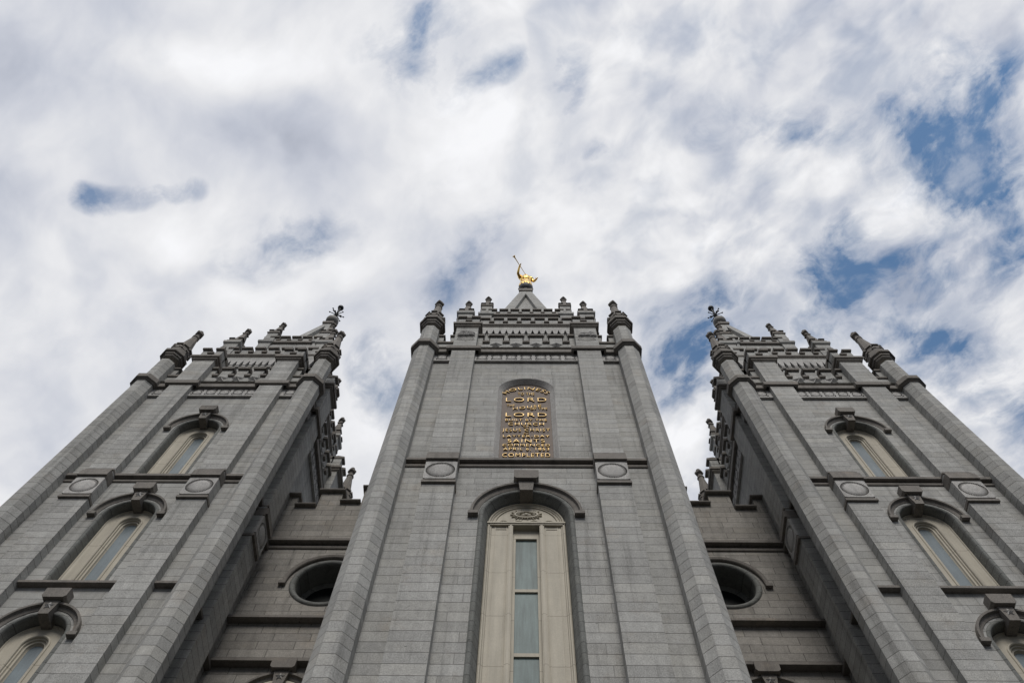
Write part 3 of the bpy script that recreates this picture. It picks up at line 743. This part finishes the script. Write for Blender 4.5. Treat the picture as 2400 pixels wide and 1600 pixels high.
for c in (-.70, -.235, .235, .70):                                                             # row of small scallops
    for rr in (.20, .13):
        arc_sweep(t, F, c, zs + .04, [(rr - .035, vf - .04), (rr - .03, vf), (rr, vf), (rr + .005, vf - .04)], 14)
eye_z = zs + .55
n_ = 40
def ell(a, b, dd): return [F(a * math.cos(2 * math.pi * j / n_), vf + dd, eye_z + b * math.sin(2 * math.pi * j / n_)) for j in range(n_)]
t.grid([ell(.37, .19, -.04), ell(.37, .19, .03), ell(.32, .145, .03), ell(.32, .145, -.03)], True)
ellipsoid(t, F, 0, vf - .02, eye_z - .01, .17, .06, .085); ellipsoid(t, F, 0, vf + .03, eye_z - .01, .06, .03, .06)
for s in (-1, 1): ellipsoid(t, F, s * .18, vf, eye_z + .07, .13, .05, .03, -s * .35); ellipsoid(t, F, s * .24, vf, eye_z, .05, .04, .04)
for j in range(30):
    a = 2 * math.pi * j / 30; l = .50 if j % 2 else .44
    if math.sin(a) * .30 + eye_z < zs + .28: l *= .92
    c_, s_ = math.cos(a), math.sin(a); ww = .013
    p = [(.37 * c_ - s_ * ww, .19 * s_ + c_ * ww), (.37 * c_ + s_ * ww, .19 * s_ - c_ * ww), (l * c_, (l - .17) * s_)]
    t.prism(F, [(x, eye_z + z) for x, z in p], vf - .04, vf + .015)
t.build('tympanum', CREAM, win)

# ------------------------------------------------------------------ gilt inscription over the belt course
mb = MB()
zs, zb, r = 31.88, 25.72, 1.16
arch_sweep(mb, F, 0, zs, zb, [(r, v), (r - .02, v - .01), (r - .19, v - .20), (r - .20, v - .24)], smooth=False)
ins = mb.build('inscription', CARVED, temple, 'brown arched plaque with raised gilt lettering')
mb = MB(); arch_fill(mb, F, 0, zs + .05, zb, r - .19, v - .23); mb.build('plaque', BRONZE, ins)
def text(s, zc, h, wd, arc=0.0, uc=0.0, rise=0.0):
    cu = bpy.data.curves.new('letters', 'FONT'); cu.body = s; cu.align_x = 'CENTER'; cu.size = 1.0; cu.extrude = 0.0; cu.offset = 0.0; cu.resolution_u = 3; cu.space_character = 1.14; cu.offset = -.02
    o = bpy.data.objects.new('letters', cu); COL.objects.link(o)
    dg = bpy.context.evaluated_depsgraph_get(); me = bpy.data.meshes.new_from_object(o.evaluated_get(dg))
    COL.objects.unlink(o); bpy.data.objects.remove(o); bpy.data.curves.remove(cu)
    bm = bmesh.new(); bm.from_mesh(me); bpy.data.meshes.remove(me)
    xs = [x.co.x for x in bm.verts]; ys = [x.co.y for x in bm.verts]
    x0, x1 = min(xs), max(xs); y0, y1 = min(ys), max(ys)
    ex = bmesh.ops.extrude_face_region(bm, geom=bm.faces[:])
    for e in ex['geom']:
        if isinstance(e, bmesh.types.BMVert): e.co.z = 1.0
    for x in bm.verts:
        u = ((x.co.x - x0) / (x1 - x0) - .5) * wd; z = (x.co.y - y0) / (y1 - y0) * h * .86; t_ = x.co.z
        if arc: 
            a = u / arc; zz_ = zc - arc + (arc + z) * math.cos(a); u = (arc + z) * math.sin(a)
        else: zz_ = zc + z + u * rise
        x.co = F(uc + u, v - .222 + .045 * t_, zz_)
    bmesh.ops.recalc_face_normals(bm, faces=bm.faces)
    # one object per word: letters closer than a space belong together
    bm.verts.ensure_lookup_table(); seen = set(); isl = []
    for v0 in bm.verts:
        if v0.index in seen: continue
        st_, comp = [v0], []
        seen.add(v0.index)
        while st_:
            x = st_.pop(); comp.append(x)
            for e in x.link_edges:
                y = e.other_vert(x)
                if y.index not in seen: seen.add(y.index); st_.append(y)
        isl.append((min(x.co.x for x in comp), max(x.co.x for x in comp), comp))
    isl.sort(key=lambda t_: t_[0])
    nw = s.count(' '); gaps = []; hi = isl[0][1]
    for k_ in range(1, len(isl)):
        gaps.append((isl[k_][0] - hi, k_)); hi = max(hi, isl[k_][1])
    cuts = sorted(k_ for _, k_ in sorted(gaps)[::-1][:nw])
    for a_, b_ in zip([0] + cuts, cuts + [len(isl)]):
        keep = [x for t_ in isl[a_:b_] for x in t_[2]]; ids = {x: n for n, x in enumerate(keep)}
        fs = [f_ for f_ in bm.faces if f_.verts[0] in ids]
        me = bpy.data.meshes.new('lettering'); me.from_pydata([tuple(x.co) for x in keep], [], [[ids[x] for x in f_.verts] for f_ in fs])
        me.materials.append(LETTER); put(bpy.data.objects.new('lettering', me), ins)
    bm.free()
INS = [('HOLINESS', 32.31, .26, 1.92, .94), ('TO THE', 31.735, .28, .67), ('LORD', 31.12, .40, 1.62), ('THE', 30.66, .19, .30, 0, -.61), ('HOUSE', 30.48, .24, 1.12, 0, .04, .26), ('OF THE', 30.37, .18, .66, 0, .50, .05),
       ('LORD', 29.73, .38, 1.58), ('BUILT BY THE', 29.35, .19, 1.58), ('CHURCH', 28.98, .24, 1.34), ('OF', 28.82, .10, .20), ('JESUS CHRIST', 28.41, .33, 1.76), ('OF', 28.255, .09, .18),
       ('LATTER-DAY', 28.0, .17, 1.70), ('SAINTS', 27.58, .28, 1.34), ('COMMENCED', 27.29, .18, 1.70), ('APRIL 6, 1853', 26.95, .25, 1.62), ('COMPLETED', 26.48, .31, 1.67), ('APRIL 6, 1893', 26.12, .26, 1.62)]
for a in INS: text(*a)

# ------------------------------------------------------------------ walls between the towers
def curtain(s):
    F = Fr(s * 7.2, 18.8, 0)
    # u grows to the right; o grows from the corner tower towards the centre
    U = lambda x: (x + 7.2) * 1.0 if s < 0 else -(x + 7.2)
    mb = MB(); a, b = -2.9, 2.9
    oc, zc, ro_ = U(-7.10), 25.50, 1.32
    n = 40
    def rectz(z0, z1): mb.rect(F, a, b, 0, z0, z1)
    rectz(-ZC, zc - ro_); rectz(zc + ro_, 30.2)
    mb.rect(F, a, oc - ro_, 0, zc - ro_, zc + ro_); mb.rect(F, oc + ro_, b, 0, zc - ro_, zc + ro_)
    for i in range(n):
        a0, a1 = math.pi * i / n, math.pi * (i + 1) / n
        for sg in (1, -1):
            p = [(oc - ro_ * math.cos(t_), zc + sg * ro_ * math.sin(t_)) for t_ in (a0, a1)]
            mb.face([F(p[0][0], 0, p[0][1]), F(p[1][0], 0, p[1][1]), F(p[1][0], 0, zc + sg * ro_), F(p[0][0], 0, zc + sg * ro_)])
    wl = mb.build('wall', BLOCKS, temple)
    # round window
    w_ = MB()
    def ring(prof, m=REVEAL, n=48): w_.grid([[F(oc + q_ * math.cos(2 * math.pi * j / n), dd, zc + q_ * math.sin(2 * math.pi * j / n)) for j in range(n)] for q_, dd in prof], True, 0, True)
    ring([(ro_, 0), (ro_ - .03, .05), (ro_ - .10, .07), (ro_ - .17, .04), (ro_ - .21, -.02), (ro_ - .22, -.10), (ro_ - .24, -.95)])
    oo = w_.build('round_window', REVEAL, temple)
    w_ = MB(); ring([(ro_ - .24, -.80), (ro_ - .28, -.79), (ro_ - .30, -.84), (ro_ - .33, -.83), (ro_ - .36, -.90), (ro_ - .40, -.92)]); w_.build('frame', REVEAL, oo)
    w_ = MB(); w_.face([F(oc + (ro_ - .38) * math.cos(2 * math.pi * j / n), -.91, zc + (ro_ - .38) * math.sin(2 * math.pi * j / n)) for j in range(n)]); w_.build('pane', DARKGLASS, oo)
    h_ = MB(); arc_sweep(h_, F, oc, zc - .05, [(ro_ + .12, -.02), (ro_ + .12, .09), (ro_ + .15, .12), (ro_ + .25, .15), (ro_ + .27, .12), (ro_ + .27, -.02)], 26, smooth=False)
    for sg in (-1, 1):
        p0, p1 = sorted((oc + sg * (ro_ + .11), oc + sg * (ro_ + .36))); h_.box(F, p0, p1, -.02, .15, zc - .19, zc - .045)
    h_.build('hood_mould', PLAIN, oo)
    # courses
    B = 27.556
    for prof in ([(-.02, B), (.05, B), (.075, B + .05), (.075, B + .11), (.05, B + .16), (.03, B + .17), (.03, B + .24), (.24, B + .26), (.25, B + .28), (.25, B + .42), (.05, B + .5), (-.02, B + .52)],
                 [(-.02, 23.28), (.25, 23.28), (.26, 23.29), (.26, 23.40), (.03, 23.52), (-.02, 23.52)], [(-.02, 21.2), (.27, 21.2), (.28, 21.21), (.28, 21.33), (.03, 21.46), (-.02, 21.46)]):
        m_ = MB(); band(m_, F, [(b, 0), (a, 0)], [(-o, z) for o, z in prof]); m_.build('string_course', PLAIN, wl)
    # stepped parapet rising towards the centre tower
    th = .4
    x = -10.1; low = 29.75
    segs = []
    k = 0
    for (x0, x1, zt, mer) in ((-10.1, -9.54, 31.35, 1), (-9.54, -8.63, 30.54, 0), (-8.63, -7.72, 31.68, 1), (-7.72, -6.83, 30.84, 0), (-6.83, -5.92, 32.0, 1), (-5.92, -5.0, 31.15, 0), (-5.0, -4.4, 32.3, 1)):
        u0, u1 = sorted((U(x0), U(x1)))
        m_ = MB(); m_.box(F, u0, u1, -th, 0, 30.2, zt)
        e = .10 if mer else -.02
        sill_block(m_, F, u0 - e, u1 + e, 0, th, zt, zt + .14, .19, 1)
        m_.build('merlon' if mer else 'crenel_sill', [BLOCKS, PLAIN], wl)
    # arched window below
    zs2, uw = 19.60, U(-7.43)
    w2 = MB(); arch_fill(w2, F, uw, zs2, 14.6, 1.0, .006, 0)
    w2o = w2.build('window', DARKGLASS, temple)
    f2 = MB(); arch_sweep(f2, F, uw, zs2, 14.6, [(1.02, -.01), (1.02, .05), (.95, .08), (.88, .06), (.82, .02), (.6, .02), (.58, .05), (.5, .04), (.48, .008)]); f2.build('frame', CREAM, w2o)
    hood(F, uw, zs2, 1.08, 1.28, 0, w2o)
    keystone(F, uw, zs2, 1.0, 0, w2o, zs2 + .68, zs2 + 1.27, zs2 + 1.68, .15, .24, .38)
    star_relief(F, uw, .2, zs2 + 1.0, .15, w2o, .07)
    # masonry of the hall behind
    m_ = MB(); m_.box(F, a, b, -18, -1.4, -ZC, 28.5); m_.build('hall', ASHLAR, wl)
curtain(-1); curtain(1)

# ------------------------------------------------------------------ gilded statue on the ball of the centre spire
st = bpy.data.objects.new('statue', None); st.location = (CX0, Ya0, 60.53 + ZC)
st['label'] = 'gilded statue of a robed figure blowing a long trumpet on the spire ball'; st['category'] = 'statue'
put(st)
SX, SY, SZ = CX0 - .01, Ya0 + .10, 60.55
def skin(name, nodes, edges, mat, parent, root=0, lv=2):
    me = bpy.data.meshes.new(name); me.from_pydata([(x, y, z + ZC) for x, y, z, _ in nodes], edges, [])
    me.materials.append(mat)
    o = bpy.data.objects.new(name, me); put(o, parent)
    o.modifiers.new('skin', 'SKIN').use_smooth_shade = True
    sv = me.skin_vertices[0].data
    for i, nd in enumerate(nodes): sv[i].radius = (nd[3], nd[3]); sv[i].use_root = (i == root)
    s = o.modifiers.new('sub', 'SUBSURF'); s.levels = lv; s.render_levels = lv
    return o
nodes, edges = [], []
def nd(x, y, z, r, prev=None):
    nodes.append((SX + x, SY + y, SZ + z, r)); i = len(nodes) - 1
    if prev is not None: edges.append((prev, i))
    return i
pel = nd(0, 0, 1.65, .26); wa = nd(0, 0, 2.0, .24, pel); ch = nd(0, .0, 2.45, .32, wa); nk = nd(0, .02, 2.86, .11, ch); hd = nd(0, .0, 3.06, .17, nk); tp = nd(0, .03, 3.24, .15, hd)
for s in (-1, 1):
    hp = nd(s * .17, 0, 1.5, .2, pel); kn = nd(s * .19, -.04, .85, .14, hp); an = nd(s * .17, .02, .12, .09, kn); nd(s * .19, -.26, .05, .07, an)
shr = nd(-.38, .0, 2.66, .155, ch); elr = nd(-.60, -.42, 2.52, .115, shr); wrr = nd(-.50, -.78, 2.96, .075, elr); hr = nd(-.455, -.85, 3.07, .08, wrr)
shl = nd(.38, .0, 2.66, .155, ch); ell_ = nd(.60, .10, 2.12, .115, shl); wrl = nd(.76, -.10, 1.86, .075, ell_); hl = nd(.83, -.18, 1.80, .075, wrl)
for j in range(4): 
    a = nd(-.43 + .02 * j, -.93 - .045 * j, 3.13 - .01 * j, .028, hr); nd(-.36 + .01 * j, -.93 - .045 * j, 3.10, .024, a)
a = nd(-.50, -.86, 3.15, .028, hr); nd(-.46, -.92, 3.19, .024, a)
for j in range(4):
    a = nd(.87 + .02 * (j - 1.5), -.26, 1.80 + .035 * (j - 1.5), .026, hl); nd(.90 + .02 * (j - 1.5), -.35 + .02 * abs(j - 1.4), 1.76 + .03 * (j - 1.5), .022, a)
a = nd(.78, -.24, 1.83, .028, hl); nd(.77, -.31, 1.82, .024, a)
body = skin('body', nodes, edges, GOLD, st, pel)
# face and hair
hm = MB(); ellipsoid(hm, lambda u, v_, z: (SX + u, SY + v_, SZ + z + ZC), 0, .07, 3.20, .20, .20, .17)
ellipsoid(hm, lambda u, v_, z: (SX + u, SY + v_, SZ + z + ZC), 0, .15, 3.0, .17, .12, .17); hm.build('hair', GOLD, st)
fm = MB(); Ff = lambda u, v_, z: (SX + u, SY - .16 + v_, SZ + z + ZC)
ellipsoid(fm, Ff, 0, -.03, 3.06, .03, .05, .06); 
for s in (-1, 1): ellipsoid(fm, Ff, s * .065, .0, 3.11, .03, .02, .018)
ellipsoid(fm, Ff, 0, -.005, 2.965, .045, .03, .02); fm.build('face', GOLD, st)
# robe: gathered folds from the shoulders to the feet
rb = MB(); rings = []
for z, ra, rb_ in ((.02, .50, .46), (.35, .47, .43), (.9, .42, .37), (1.4, .37, .31), (1.75, .335, .28), (1.95, .315, .265), (2.0, .335, .285), (2.3, .41, .32), (2.55, .43, .31), (2.72, .36, .25), (2.85, .17, .15)):
    ring = []
    for j in range(48):
        a = 2 * math.pi * j / 48
        fo = 1 + (.06 * math.sin(11 * a + z * 1.3) + .035 * math.sin(17 * a - z * 2.1)) * (1.0 if z < 1.96 else .55)
        ring.append((SX + 1.07 * ra * fo * math.cos(a), SY + 1.05 * rb_ * fo * math.sin(a), SZ + z + ZC))
    rings.append(ring)
rb.grid(rings, True, 0, True, True, True)
lathe(rb, SX, SY, [(.31, SZ + 1.90), (.345, SZ + 1.93), (.345, SZ + 2.02), (.31, SZ + 2.05)], 24)
for s, pts in ((-1, [(-.34, 0, 2.66), (-.47, -.2, 2.60)]), (1, [(.34, 0, 2.66), (.49, .04, 2.38)])):
    tube(rb, [(SX + x, SY + y, SZ + z) for x, y, z in pts], [.19, .165], 12)
rb.build('robe', GOLD, st)
tr = MB(); m0 = Vector((SX - .02, SY - .23, SZ + 2.97)); m1 = Vector((SX - .93, SY - 1.62, SZ + 3.28))
D_ = m1 - m0
tube(tr, [tuple(m0 + D_ * t_) for t_ in (0, .02, .03, .5, .80, .90, .95, .985, 1.0)], [.035, .035, .018, .026, .034, .05, .075, .12, .135], 14)
tr.build('trumpet', GOLD, st)
